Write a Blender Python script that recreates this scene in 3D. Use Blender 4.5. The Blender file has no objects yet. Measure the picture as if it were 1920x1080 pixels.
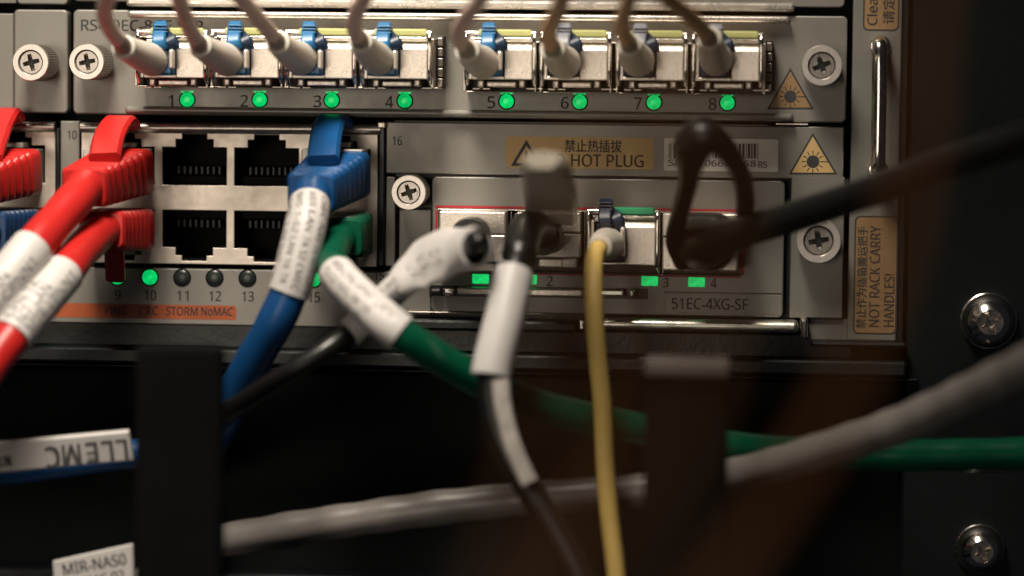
import bpy, bmesh, math, random
from mathutils import Vector, Matrix
random.seed(7)
S = bpy.context.scene
C = S.collection
MM = 0.001
# ------------------------------------------------------------------ camera
CAM = Vector((0.044, -0.55, 0.036))
FPX = CAM.length * 1e4                      # 10 photo pixels per mm on the panel
ROLL = math.radians(0.62)
cd = bpy.data.cameras.new('camera'); cam = bpy.data.objects.new('camera', cd); C.objects.link(cam)
cam.location = CAM
q = (-CAM).to_track_quat('-Z', 'Y').to_matrix()
RC = q @ Matrix.Rotation(ROLL, 3, 'Z')
cam.rotation_euler = RC.to_euler()
cd.sensor_width = 36; cd.lens = 36 * FPX / 1920
cd.clip_start = 0.005; cd.clip_end = 20
cd.dof.use_dof = True; cd.dof.focus_distance = CAM.length - 0.006; cd.dof.aperture_fstop = 7.4
cd.dof.aperture_blades = 7
S.camera = cam
# ------------------------------------------------------------------ world, lights, exposure
W = bpy.data.worlds.new('World'); S.world = W; W.use_nodes = True
bg = W.node_tree.nodes['Background']; bg.inputs[0].default_value = (0.75, 0.8, 1.0, 1); bg.inputs[1].default_value = 0.012
def area(name, loc, target, sx, sy, power, col, spread=180):
    l = bpy.data.lights.new(name, 'AREA'); l.shape = 'RECTANGLE'; l.size = sx; l.size_y = sy
    l.energy = power; l.color = col; l.spread = math.radians(spread)
    o = bpy.data.objects.new(name, l); C.objects.link(o); o.location = loc
    o.rotation_euler = (Vector(target) - Vector(loc)).to_track_quat('-Z', 'Y').to_euler()
    return o
area('ceiling_lamp', (-0.06, -0.20, 0.34), (-0.042, 0, 0.022), 0.11, 0.15, 0.40, (1.0, 0.895, 0.755), 55)
area('room_fill', (-0.30, -1.30, 0.03), (-.05, 0, 0.02), 0.36, 0.36, 0.075, (1.0, 0.865, 0.71), 26)  # added fill behind the camera, stands in for room light on metal faces
S.view_settings.view_transform = 'Standard'; S.view_settings.look = 'None'
S.view_settings.exposure = -0.2; S.view_settings.gamma = 1
S.render.engine = 'CYCLES'

# ------------------------------------------------------------------ helpers
def pp(px, py, d=0.0):
    """photo pixel + distance in front of the panel (mm) -> world point"""
    v = RC @ Vector(((px - 960) / FPX, (540 - py) / FPX, -1))
    t = (-d * MM - CAM.y) / v.y
    return CAM + v * t
def X(px, d=0, py=400): return pp(px, py, d).x
def Z(py, d=0, px=960): return pp(px, py, d).z
def mm(px, d=0): return px * 0.1 * (550 - d) / 550 * MM
def unpx(px, py, d0, d1):
    """image pixel at depth d1 of a point straight in front of (px,py,d0)"""
    p = pp(px, py, d0); p.y = -d1 * MM
    v = RC.transposed() @ (p - CAM)
    return 960 + FPX * v.x / -v.z, 540 - FPX * v.y / -v.z

class MB:
    def __init__(s): s.v = []; s.f = []
    def add(s, vs, fs):
        n = len(s.v); s.v += [tuple(v) for v in vs]; s.f += [[i + n for i in f] for f in fs]
    def box(s, x0, x1, y0, y1, z0, z1):
        x0, x1 = sorted((x0, x1)); y0, y1 = sorted((y0, y1)); z0, z1 = sorted((z0, z1))
        s.add([(x0,y0,z0),(x1,y0,z0),(x1,y1,z0),(x0,y1,z0),(x0,y0,z1),(x1,y0,z1),(x1,y1,z1),(x0,y1,z1)],
              [(0,3,2,1),(4,5,6,7),(0,1,5,4),(1,2,6,5),(2,3,7,6),(3,0,4,7)])
        return s
    def pbox(s, px0, py0, px1, py1, d0, d1):
        cx, cy = (px0+px1)/2, (py0+py1)/2
        return s.box(pp(px0, cy, d1).x, pp(px1, cy, d1).x, -d0*MM, -d1*MM, pp(cx, py0, d1).z, pp(cx, py1, d1).z)
    def prism(s, pts, d0, d1):
        """polygon of (x,z) world extruded along depth"""
        a = sum(pts[i][0]*pts[(i+1)%len(pts)][1] - pts[(i+1)%len(pts)][0]*pts[i][1] for i in range(len(pts)))
        if a < 0: pts = pts[::-1]
        n = len(pts)
        vs = [(x, -d1*MM, z) for x, z in pts] + [(x, -d0*MM, z) for x, z in pts]
        fs = [list(range(n)), list(range(2*n-1, n-1, -1))]
        for i in range(n):
            j = (i+1) % n; fs.append((i, n+i, n+j, j))
        s.add(vs, fs); return s
    def rrect(s, px0, py0, px1, py1, d0, d1, r, corners=(1,1,1,1)):
        cx, cy = (px0+px1)/2, (py0+py1)/2
        x0, x1 = pp(px0, cy, d1).x, pp(px1, cy, d1).x; z1, z0 = pp(cx, py0, d1).z, pp(cx, py1, d1).z
        r = r*0.1*MM; pts = []
        for (x, z, a, k) in ((x1, z1, 0, 1), (x0, z1, 90, 0), (x0, z0, 180, 3), (x1, z0, 270, 2)):
            if not corners[k]: pts.append((x, z)); continue
            ox = x - r if x == x1 else x + r; oz = z - r if z == z1 else z + r
            for i in range(7):
                t = math.radians(a + 15*i); pts.append((ox + r*math.cos(t), oz + r*math.sin(t)))
        return s.prism(pts, d0, d1)
    def ring(s, c, r0, r1, d0, d1, n=40):
        """annulus, axis along y, with front face"""
        vs = []; fs = []
        for i in range(n):
            a = 2*math.pi*i/n; ca, sa = math.cos(a), math.sin(a)
            for r, d in ((r1, d0), (r1, d1), (r0, d1), (r0, d0)):
                vs.append((c.x + r*ca, -d*MM, c.z + r*sa))
        for i in range(n):
            j = (i+1) % n
            for k in range(3): fs.append((4*i+k, 4*j+k, 4*j+k+1, 4*i+k+1))
        s.add(vs, fs); return s
    def lathe(s, c, prof, n=40, cap=True, wob=0):
        """prof: (radius m, depth mm) list from back to front, axis along y"""
        vs = []; fs = []
        for r, d in prof:
            for i in range(n):
                a = 2*math.pi*i/n; rr = r*(1 + (wob if i % 2 else -wob))
                vs.append((c.x + rr*math.cos(a), -d*MM, c.z + rr*math.sin(a)))
        for k in range(len(prof)-1):
            for i in range(n):
                j = (i+1) % n
                fs.append((k*n+i, k*n+j, (k+1)*n+j, (k+1)*n+i))
        if cap: fs.append([ (len(prof)-1)*n + i for i in range(n)])
        s.add(vs, fs); return s
    def sweep(s, pts, secs, wdir=None, cap=True):
        """pts: world points; secs: per-point list of (a,b) section coordinates"""
        n = len(pts); m = len(secs[0]); vs = []; fs = []; prevN = None
        for i in range(n):
            T = (pts[min(i+1, n-1)] - pts[max(i-1, 0)]).normalized()
            if wdir is not None:
                N = wdir - T*wdir.dot(T)
            elif prevN is None:
                ref = Vector((0, 0, 1)) if abs(T.z) < .9 else Vector((1, 0, 0)); N = ref - T*ref.dot(T)
            else: N = prevN - T*prevN.dot(T)
            N.normalize(); prevN = N; B = T.cross(N)
            for a, b in secs[i]: vs.append(pts[i] + N*a + B*b)
        for i in range(n-1):
            for k in range(m):
                l = (k+1) % m; fs.append((i*m+k, i*m+l, (i+1)*m+l, (i+1)*m+k))
        if cap: fs.append(list(range(m-1, -1, -1))); fs.append([(n-1)*m+k for k in range(m)])
        s.add(vs, fs); return s
    def tube(s, pts, r, n=18, cap=True):
        rs = r if isinstance(r, (list, tuple)) else [r]*len(pts)
        circ = [(math.cos(2*math.pi*k/n), math.sin(2*math.pi*k/n)) for k in range(n)]
        return s.sweep(pts, [[(c*q, d*q) for c, d in circ] for q in rs], cap=cap)
    def ribbon(s, pts, w, t, wdir=Vector((1, 0, 0))):
        ws = w if isinstance(w, (list, tuple)) else [w]*len(pts)
        secs = []
        for q in ws:
            c = min(q, t)*.3
            secs.append([(q/2-c,t/2),(-q/2+c,t/2),(-q/2,t/2-c),(-q/2,-t/2+c),(-q/2+c,-t/2),(q/2-c,-t/2),(q/2,-t/2+c),(q/2,t/2-c)])
        return s.sweep(pts, secs, wdir=wdir)

def twist(P, r, pitch=.009, amp=.03):
    out = []; L = 0
    for i, p in enumerate(P):
        if i: L += (p-P[i-1]).length
        out.append(r*(1+amp*math.sin(2*math.pi*L/pitch)+amp*.6*math.sin(2*math.pi*L/(pitch*2.7)+1)))
    return out
WL = {}                                       # world position of each object's origin
def tag(o, label=None, cat=None, group=None, kind=None):
    for k, v in (('label', label), ('category', cat), ('group', group), ('kind', kind)):
        if v: o[k] = v
    return o
def ob(name, mb, mat, parent=None, bevel=0, smooth=False, seg=2, **kw):
    vs = mb.v
    c = Vector([(min(v[i] for v in vs)+max(v[i] for v in vs))/2 for i in range(3)])
    me = bpy.data.meshes.new(name); me.from_pydata([tuple(Vector(v)-c) for v in vs], [], mb.f)
    bm = bmesh.new(); bm.from_mesh(me); bmesh.ops.recalc_face_normals(bm, faces=bm.faces); bm.to_mesh(me); bm.free()
    me.materials.append(mat)
    o = bpy.data.objects.new(name, me); C.objects.link(o)
    WL[o] = c
    if parent: o.parent = parent; o.location = c - WL[parent]
    else: o.location = c
    if bevel:
        b = o.modifiers.new('bevel', 'BEVEL'); b.width = bevel*MM; b.segments = seg; b.limit_method = 'ANGLE'; b.angle_limit = math.radians(40)
    if smooth:
        me.shade_smooth()
        bm = bmesh.new(); bm.from_mesh(me)
        for e in bm.edges:
            if len(e.link_faces) == 2 and e.calc_face_angle(0) > math.radians(42): e.smooth = False
        bm.to_mesh(me); bm.free()
    return tag(o, **kw)
def thing(name, label, cat, loc, group=None):
    o = bpy.data.objects.new(name, None); C.objects.link(o); o.location = loc; o.empty_display_size = .005
    WL[o] = Vector(loc); return tag(o, label, cat, group)
def spline(ctrl, k=8):
    """Catmull-Rom through (px,py,d) control points -> world points"""
    P = [pp(*c) for c in ctrl]; return spl(P, k)
def spl(P, k=8):
    out = []
    for i in range(len(P)-1):
        p0 = P[i-1] if i else P[0]*2-P[1]; p1, p2 = P[i], P[i+1]; p3 = P[i+2] if i+2 < len(P) else p2*2-p1
        for j in range(k):
            t = j/k
            out.append(.5*((2*p1) + (p2-p0)*t + (2*p0-5*p1+4*p2-p3)*t*t + (3*p1-p0-3*p2+p3)*t**3))
    out.append(P[-1]); return out
def sans(s):
    """plain sans-serif letter forms of the built-in font stack"""
    out = ''
    for ch in s:
        if 'A' <= ch <= 'Z': out += chr(0x1D5A0 + ord(ch)-65)
        elif 'a' <= ch <= 'z': out += chr(0x1D5BA + ord(ch)-97)
        elif '0' <= ch <= '9': out += chr(0x1D7E2 + ord(ch)-48)
        else: out += ch
    return out
def textmesh(s):
    cu = bpy.data.curves.new('t', 'FONT'); cu.body = sans(s)
    cu.resolution_u = 3
    o = bpy.data.objects.new('t', cu); C.objects.link(o)
    bpy.context.view_layer.update()
    me = bpy.data.meshes.new_from_object(o.evaluated_get(bpy.context.evaluated_depsgraph_get()))
    vs = [v.co.copy() for v in me.vertices]; fs = [list(p.vertices) for p in me.polygons]
    bpy.data.objects.remove(o); bpy.data.curves.remove(cu); bpy.data.meshes.remove(me)
    return vs, fs
def text(name, s, px, py, w, h, d, mat, parent, rot=0):
    """flat lettering centred at a pixel, fitted to w x h photo pixels (along its own axes)"""
    vs, fs = textmesh(s)
    if not vs: return
    x0, x1 = min(v.x for v in vs), max(v.x for v in vs); y0, y1 = min(v.y for v in vs), max(v.y for v in vs)
    sx, sy = mm(w, d)/(x1-x0), mm(h, d)/(y1-y0); c = pp(px, py, d); a = math.radians(rot)
    m = MB()
    for kk, (ox, oy) in enumerate(((-.5, -.3), (.5, .3))):     # two strikes thicken the strokes
        out = []; st = mm(h, d)*.045
        for v in vs:
            u, t = (v.x-(x0+x1)/2)*sx+ox*st, (v.y-(y0+y1)/2)*sy+oy*st
            out.append((c.x + u*math.cos(a)-t*math.sin(a), -(d+kk*.006)*MM, c.z + u*math.sin(a)+t*math.cos(a)))
        m.add(out, fs)
    return ob(name, m, mat, parent)
def wraptext(lines, path, r, h, mat, parent, phi0=0.0, dphi=0.7, s0=.05, flip=1, length=None):
    """lines of lettering wound on a sleeve: along its axis, each line at its own angle"""
    L = [0]
    for i in range(1, len(path)): L.append(L[-1] + (path[i]-path[i-1]).length)
    m = MB()
    for li, s in enumerate(lines):
        vs, fs = textmesh(s)
        x1 = max(v.x for v in vs); y1 = max(v.y for v in vs)
        full = L[-1]*.9 if length is None else length
        sc = h/y1; sx = min(sc, full/x1) if length is None else length/x1
        out = []
        for v in vs:
            u = L[-1]*s0 + (v.x*sx if flip > 0 else full - v.x*sx)
            i = 0
            while i < len(L)-2 and L[i+1] < u: i += 1
            f = (u-L[i])/(L[i+1]-L[i]); P = path[i].lerp(path[i+1], f); T = (path[i+1]-path[i]).normalized()
            N = Vector((0, -1, 0)); N = (N - T*N.dot(T)).normalized(); B = T.cross(N)
            ph = phi0 + dphi*(li-(len(lines)-1)/2) - flip*(v.y*sc - h/2)/r
            out.append(P + (N*math.cos(ph) + B*math.sin(ph))*(r+.00008))
        m.add(out, fs)
    return ob('printed_text', m, mat, parent)

# ------------------------------------------------------------------ materials
def mat(name, col, rough=.5, metal=0, bump=0, bscale=2000, var=0, vscale=300, emit=0, spec=.5, coat=0, rvar=0, stretch=None, sss=0):
    m = bpy.data.materials.new(name); m.use_nodes = True; nt = m.node_tree; b = nt.nodes['Principled BSDF']
    b.inputs['Base Color'].default_value = (*col, 1); b.inputs['Roughness'].default_value = rough
    b.inputs['Metallic'].default_value = metal; b.inputs['Specular IOR Level'].default_value = spec
    if coat: b.inputs['Coat Weight'].default_value = coat
    if sss: b.inputs['Subsurface Weight'].default_value = sss; b.inputs['Subsurface Scale'].default_value = .002
    tc = nt.nodes.new('ShaderNodeTexCoord'); mp = nt.nodes.new('ShaderNodeMapping')
    nt.links.new(tc.outputs['Object'], mp.inputs[0])
    if stretch: mp.inputs['Scale'].default_value = stretch
    if var or rvar:
        n = nt.nodes.new('ShaderNodeTexNoise'); n.inputs['Scale'].default_value = vscale; n.inputs['Detail'].default_value = 6
        n.inputs['Roughness'].default_value = .65
        nt.links.new(mp.outputs[0], n.inputs['Vector'])
        if var:
            r = nt.nodes.new('ShaderNodeValToRGB')
            r.color_ramp.elements[0].position = .3; r.color_ramp.elements[1].position = .7
            r.color_ramp.elements[0].color = (*[c*(1-var) for c in col], 1); r.color_ramp.elements[1].color = (*[min(1, c*(1+var)) for c in col], 1)
            nt.links.new(n.outputs[0], r.inputs[0]); nt.links.new(r.outputs[0], b.inputs['Base Color'])
        if rvar:
            mr = nt.nodes.new('ShaderNodeMapRange'); mr.inputs[1].default_value = .3; mr.inputs[2].default_value = .7
            mr.inputs[3].default_value = max(.02, rough-rvar); mr.inputs[4].default_value = rough+rvar
            nt.links.new(n.outputs[0], mr.inputs[0]); nt.links.new(mr.outputs[0], b.inputs['Roughness'])
    if bump:
        n2 = nt.nodes.new('ShaderNodeTexNoise'); n2.inputs['Scale'].default_value = bscale; n2.inputs['Detail'].default_value = 4
        bp = nt.nodes.new('ShaderNodeBump'); bp.inputs['Strength'].default_value = bump; bp.inputs['Distance'].default_value = .0002
        nt.links.new(mp.outputs[0], n2.inputs['Vector']); nt.links.new(n2.outputs[0], bp.inputs['Height']); nt.links.new(bp.outputs[0], b.inputs['Normal'])
    if emit:
        b.inputs['Emission Color'].default_value = (*col, 1); b.inputs['Emission Strength'].default_value = emit
    return m
PANEL = mat('panel_paint', (.205, .194, .172), .36, .3, .10, 3500, .10, 70, rvar=.08)
FLANGE = mat('flange_paint', (.165, .157, .138), .5, .1, .25, 1500, .07, 120)
SHIELD = mat('tinned_shield', (.74, .66, .57), .42, .55, .15, 900, .10, 160, rvar=.1)
NICKEL = mat('nickel_shell', (.84, .76, .67), .36, .8, .35, 3200, .12, 1500, rvar=.1)
CAGE = mat('cage_steel', (.40, .36, .32), .33, .9, .2, 1200, .2, 400)
DARKCAGE = mat('dark_cage', (.03, .028, .026), .4, .6)
CHROME = mat('chrome', (.84, .79, .73), .18, 1, .12, 500, .08, 300, rvar=.07)
MOTTLED = mat('mottled_chrome', (.78, .69, .59), .27, 1, .5, 260, .45, 130, rvar=.15, stretch=(.35, 1, 1))  # chrome with patchy colour and roughness
SCREW = mat('screw_zinc', (.34, .31, .28), .30, .9, .15, 900, .08, 300)
RIM = mat('screw_rim', (.56, .52, .48), .32, .75, .1, 900)
BLACKC = mat('black_chassis', (.0035, .0058, .0064), .32, 0, .2, 900, .3, 60, spec=.35)
BLACKM = mat('black_matte', (.0028, .0048, .0052), .6, 0, .3, 700, .3, 60, spec=.15)
FINGER = mat('finger_plastic', (.0075, .0077, .0082), .75, 0, .3, 900, .15, 80, spec=.06)
PORTBLK = mat('port_plastic', (.007, .007, .007), .6, spec=.12)
INK = mat('ink', (.03, .03, .03), .6)
GREYINK = mat('grey_ink', (.13, .125, .125), .7)
FADED = mat('faded_ink', (.030, .029, .027), .6)
RED = mat('red_plastic', (.50, .016, .014), .38, 0, .12, 900, .06, 200)
BLUE = mat('blue_plastic', (.005, .060, .19), .36, 0, .15, 600, .18, 120)
GREEN = mat('green_plastic', (.002, .068, .034), .2, 0, .15, 600, .25, 120)
LABEL = mat('label_white', (.60, .575, .56), .45, 0, .45, 260, .07, 120)
WTAB = mat('tab_white', (.50, .45, .37), .5, 0, .2, 500, .06, 150); WTAB.node_tree.nodes['Principled BSDF'].inputs['Alpha'].default_value = .86
BOOT = mat('boot_white', (.66, .60, .53), .42, 0, .1, 700, .07, 150, sss=.3)
FIBRE = mat('fibre_beige', (.82, .62, .51), .5, 0, 0, 100, .1, 200)
FIBRETIP = mat('fibre_olive', (.30, .25, .19), .5, 0, 0, 100, .1, 200)
ORANGE = mat('fibre_orange', (.62, .28, .09), .5, 0, 0, 100, .1, 200)
FIBREOR = mat('fibre_tan', (.70, .42, .20), .5, 0, 0, 100, .1, 200)
BLUESHADE = mat('blue_plastic_shaded', (.004, .030, .095), .4, 0, .12, 900, .08, 200)  # blue plastic with the shade of the red plug above painted in
YELLOW = mat('fibre_yellow', (.72, .50, .15), .45, 0, .1, 400, .1, 160)
LCBLUE = mat('lc_blue', (.012, .13, .30), .35, 0, .1, 900)
LCGREY = mat('lc_grey', (.20, .21, .25), .4, 0, .1, 900)
LCDARK = mat('lc_dark', (.008, .022, .05), .4)
BAILY = mat('bail_yellow', (.50, .50, .20), .4, 0, .1, 700, .08, 300)
BAILG = mat('bail_green', (.02, .30, .13), .3)
RUBBER = mat('black_rubber', (.006, .006, .006), .36, 0, .25, 900, .2, 200, spec=.5)
GREYC = mat('grey_cable', (.20, .183, .17), .36, 0, .2, 300, .22, 90)
CLEAR = mat('clear_plug', (.34, .32, .29), .2, 0, .1, 600, .15, 200)
LEDON = mat('led_green', (0.0, .70, .15), .3, emit=1.0)
def _led(m):
    nt = m.node_tree; b = nt.nodes['Principled BSDF']; b.inputs['Base Color'].default_value = (0, .10, .03, 1)
    tc = nt.nodes.new('ShaderNodeTexCoord'); n = nt.nodes.new('ShaderNodeTexNoise'); n.inputs['Scale'].default_value = 900; n.inputs['Detail'].default_value = 3
    mr = nt.nodes.new('ShaderNodeMapRange'); mr.inputs[1].default_value = .3; mr.inputs[2].default_value = .7; mr.inputs[3].default_value = .6; mr.inputs[4].default_value = 1.25
    nt.links.new(tc.outputs['Object'], n.inputs['Vector']); nt.links.new(n.outputs[0], mr.inputs[0]); nt.links.new(mr.outputs[0], b.inputs['Emission Strength'])
_led(LEDON)
LEDS = [LEDON]
for f in (.82, 1.12):
    q = LEDON.copy(); LEDS.append(q)
    for nd in q.node_tree.nodes:
        if nd.type == 'MAP_RANGE': nd.inputs[3].default_value *= f; nd.inputs[4].default_value *= f
LIP = mat('lip_highlight', (.50, .465, .42), .3, .7, .2, 900, .12, 200, rvar=.1)  # card lip paler and shinier than the panel, highlight put into its colour
LEDOFF = mat('led_dark', (.022, .030, .027), .3)
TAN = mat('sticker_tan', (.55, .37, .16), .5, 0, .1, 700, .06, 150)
TANDIM = mat('sticker_tan_dark', (.26, .155, .07), .5, 0, .1, 700, .1, 150)  # darker tan than the other stickers
ORST = mat('sticker_orange', (.38, .085, .027), .5, 0, .1, 700, .06, 150)
PAPER = mat('sticker_white', (.74, .71, .67), .5, 0, .1, 700, .04, 150)
REDLINE = mat('red_line', (.50, .02, .035), .5)

# ------------------------------------------------------------------ setting: the dark rack
ob('wall_back', MB().box(-.35, .35, .15, .16, -.30, .25), BLACKM, kind='structure')
def backbox():
    m = MB(); m.pbox(1702, -900, 2900, 1900, -150, -2); return m
rail = thing('rack_rail', 'black steel rack rail with screws at the right of the router', 'rack rail', pp(2000, 1200, 0))
ob('rail_face', backbox(), BLACKM, rail, bevel=.6)
ob('hole', MB().rrect(1805, 800, 1890, 885, -2.2, -1.9, 8), PORTBLK, rail)
shelf = thing('equipment_shelf', 'black steel shelf lip running under the router', 'shelf', pp(960, 690, 0))
ob('shelf_front', MB().pbox(-900, 655, 1700, 684, -140, 3), BLACKC, shelf, bevel=.5)
ob('shelf_flange', MB().pbox(-900, 686.5, 1722, 692, -140, 1.2), BLACKC, shelf, bevel=.25)

# ------------------------------------------------------------------ parts shared by several cards
def cross_disc(c, R, d, w, l, dep, n=40):
    """screw face with a real cross recess"""
    bm = bmesh.new(); y = -d*MM
    out = [bm.verts.new((c.x+R*math.cos(2*math.pi*i/n), y, c.z+R*math.sin(2*math.pi*i/n))) for i in range(n)]
    pr = [(l,w*.8),(w,w),(w*.8,l),(-w*.8,l),(-w,w),(-l,w*.8),(-l,-w*.8),(-w,-w),(-w*.8,-l),(w*.8,-l),(w,-w),(l,-w*.8)]
    ang = random.uniform(.15, .5); ca, sa = math.cos(ang), math.sin(ang); pr = [(a*ca-b*sa, a*sa+b*ca) for a, b in pr]
    inn = [bm.verts.new((c.x+a, y, c.z+b)) for a, b in pr]
    bot = [bm.verts.new((c.x+a*.45, y+dep*MM, c.z+b*.45)) for a, b in pr]
    es = []
    for L in (out, inn):
        for i in range(len(L)): es.append(bm.edges.new((L[i], L[(i+1) % len(L)])))
    bmesh.ops.triangle_fill(bm, edges=es, use_beauty=True)
    for i in range(12):
        j = (i+1) % 12; bm.faces.new((inn[i], inn[j], bot[j], bot[i]))
    bm.faces.new(bot)
    bm.verts.index_update(); m = MB(); m.add([v.co for v in bm.verts], [[v.index for v in f.verts] for f in bm.faces]); bm.free()
    return m
def thumbscrew(parent, px, py, r, d1=10.5, d0=-.3):
    """px,py: the head's centre in the photo at depth d1"""
    c = pp(px, py, d1); R = mm(r, d1)
    t = ob('thumb_screw', MB().lathe(c, [(R*.72, d0), (R*.72, 1.2), (R*.74, 1.25)], 40, cap=False), SCREW, parent, smooth=True)
    ob('knurled_collar', MB().lathe(c, [(R*.75, 1.2), (R*.97, 1.5), (R*.97, d1-1.0), (R*.90, d1-.5)], 84, cap=False, wob=.022), SCREW, t)
    ob('rim', MB().lathe(c, [(R*.90, d1-.9), (R, d1-.8), (R, d1-.15), (R*.96, d1), (R*.69, d1), (R*.64, d1-.35), (R*.64, d1-1.6)], 48, cap=False), RIM, t, smooth=True)
    ob('cross_head', cross_disc(c, R*.60, d1-.55, R*.135, R*.46, 1.4), SCREW, t)
    ob('recess_floor', MB().lathe(c, [(R*.64, d1-1.7), (R*.64, d1-1.5)], 40), DARKCAGE, t)
    return t
def led(parent, px, py, r, on=True, d=0.0):
    c = pp(px, py, d)
    o = ob('status_light', MB().ring(c, mm(r)*.96, mm(r)*1.14, d-.5, d+.12, 32), PORTBLK, parent)
    R = mm(r)*.94
    ob('lens', MB().lathe(c, [(R, d-.4), (R, d+.15), (R*.8, d+.35), (R*.4, d+.45)], 32), random.choice(LEDS) if on else LEDOFF, o, smooth=True)
    return o
def laser_sign(parent, ax, ay, bx0, bx1, by, d=.03, tan=TAN):
    a, b, c = pp(ax, ay, d), pp(bx0, by, d), pp(bx1, by, d)
    o = ob('laser_sign', MB().prism([(a.x, a.z), (b.x, b.z), (c.x, c.z)], 0, d), INK, parent)
    g = (a+b+c)/3; k = .87
    ob('sign_face', MB().prism([(g.x+(p.x-g.x)*k, g.z+(p.z-g.z)*k) for p in (a, b, c)], 0, d+.03), tan, o)
    R = mm((bx1-bx0)*.13); m = MB(); cc = g - Vector((0, 0, mm(2)))
    n = 32; m.add([(cc.x+R*math.cos(2*math.pi*i/n), -(d+.06)*MM, cc.z+R*math.sin(2*math.pi*i/n)) for i in range(n)], [list(range(n))])
    for i in range(12):
        t = 2*math.pi*i/12; u = Vector((math.cos(t), 0, math.sin(t))); v = Vector((-math.sin(t), 0, math.cos(t)))
        r2 = R*(2.55 if i == 0 else 1.75)
        base = Vector((cc.x, -(d+.06)*MM, cc.z))
        w = R*.075
        m.add([base+u*R*1.12-v*w, base+u*r2-v*w, base+u*r2+v*w, base+u*R*1.12+v*w], [(0, 1, 2, 3)])
    ob('burst_symbol', m, INK, o)
    return o

# ------------------------------------------------------------------ router chassis
ch = thing('router_chassis', 'grey router chassis with dark card slots and right mounting flange', 'router', pp(900, 650, -20))
ob('backplane', MB().pbox(-700, -500, 1604, 640, -60, -16), BLACKM, ch)
ob('flange', MB().pbox(1600, -600, 1692, 640, -4, 0), FLANGE, ch, bevel=.35)
ob('flange_return', MB().pbox(1692.6, -600, 1703, 643, -60, -1.2), BLACKC, ch)
ob('bottom_edge', MB().pbox(-900, 606, 1600, 652, -60, -1.5), BLACKC, ch, bevel=.4)
ob('bottom_rail', MB().pbox(1520, 641, 1700, 652, -40, 1.8), BLACKC, ch, bevel=.5)
ob('corner_plate', MB().pbox(1516, 598, 1590, 638, -6, -1.0), FLANGE, ch, bevel=.2)
h = ob('grab_handle', MB().tube(spl([pp(1649, 78, -1), pp(1649, 80, 3), pp(1649, 84, 7), pp(1649, 100, 8.5), pp(1648, 200, 8.5), pp(1646, 300, 8.5), pp(1646, 312, 7), pp(1646, 318, 3), pp(1646, 320, -1)]), mm(13.5), 20), CHROME, ch, smooth=True)
ob('handle_boss', MB().rrect(1632, 66, 1670, 108, 0, .7, 18), CHROME, h, bevel=.2)
ob('handle_boss', MB().rrect(1628, 300, 1666, 340, 0, .7, 18), CHROME, h, bevel=.2)
def sticker(parent, x0, y0, x1, y1, m, r=10, frame=True):
    o = ob('sticker', MB().rrect(x0, y0, x1, y1, -.1, .04, r), INK if frame else m, parent)
    if frame: ob('sticker_face', MB().rrect(x0+3, y0+3, x1-3, y1-3, -.1, .07, r*.8), m, o)
    return o
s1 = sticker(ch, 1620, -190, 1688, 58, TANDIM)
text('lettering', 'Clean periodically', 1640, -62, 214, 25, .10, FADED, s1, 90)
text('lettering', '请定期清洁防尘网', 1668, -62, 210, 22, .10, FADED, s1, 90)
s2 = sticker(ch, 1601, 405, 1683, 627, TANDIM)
text('lettering', '禁止作为插箱搬运把手', 1616, 520, 190, 19, .10, FADED, s2, 90)
text('lettering', 'NOT RACK CARRY', 1640, 518, 188, 19, .10, FADED, s2, 90)
text('lettering', 'HANDLES!', 1667, 563, 98, 19, .10, FADED, s2, 90)

# ------------------------------------------------------------------ upper neighbours
up = thing('line_card', 'line card showing only its lower lip above the fibre card', 'line card', pp(800, 0, 0), 'line cards in the router')
ob('faceplate', MB().rrect(137, -230, 1586, 8, -3, 0, 10), PANEL, up, bevel=.25)
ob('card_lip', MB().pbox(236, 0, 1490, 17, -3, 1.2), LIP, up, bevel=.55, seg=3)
ul = thing('line_card', 'narrow blank card with a rounded corner at the very top left', 'line card', pp(60, 0, 0), 'line cards in the router')
ob('faceplate', MB().rrect(32, -230, 127, 8, -3, 0, 8), PANEL, ul, bevel=.25)
ob('card_edge', MB().pbox(-300, -230, 30, 4, -6, -2.2), FLANGE, ul)
lc = thing('line_card', 'plain card at left edge with one thumb screw above red cable', 'line card', pp(60, 212, 0), 'line cards in the router')
ob('faceplate', MB().rrect(26, 18, 127, 212, -3, 0, 9), PANEL, lc, bevel=.3)
ob('faceplate_wing', MB().pbox(-300, 24, 25.4, 205, -3, 0), PANEL, lc, bevel=.2)
thumbscrew(lc, 57, 117, 35)

# ------------------------------------------------------------------ fibre line card
fc = thing('fibre_line_card', 'fibre card with two rows of four green-lit transceiver ports', 'line card', pp(860, 218, 0), 'line cards in the router')
ob('faceplate', MB().rrect(137, 24, 1588, 222, -3, 0, 10), PANEL, fc, bevel=.3)
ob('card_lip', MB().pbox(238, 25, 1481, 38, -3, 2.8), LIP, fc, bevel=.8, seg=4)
ob('card_lip', MB().pbox(233, 206, 1487, 220, -3, 2.4), PANEL, fc, bevel=.6, seg=3)
thumbscrew(fc, 162, 116, 34)
thumbscrew(fc, 1541, 123, 38, 9.5)
text('lettering', 'RS-49EC-8GE-SFP', 266, 48, 232, 21, .03, FADED, fc)
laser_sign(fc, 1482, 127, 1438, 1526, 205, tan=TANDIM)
LED8 = [(351, 187), (487, 187), (622, 188), (759, 189), (950, 190), (1087, 191), (1226, 192), (1364, 193)]
NUMX = [320, 458, 595, 730, 921, 1059, 1196, 1336]
MXR = [lx + 31 + .0286*(lx-351) for lx, _ in LED8]          # right edge of each module, in the photo
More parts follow.
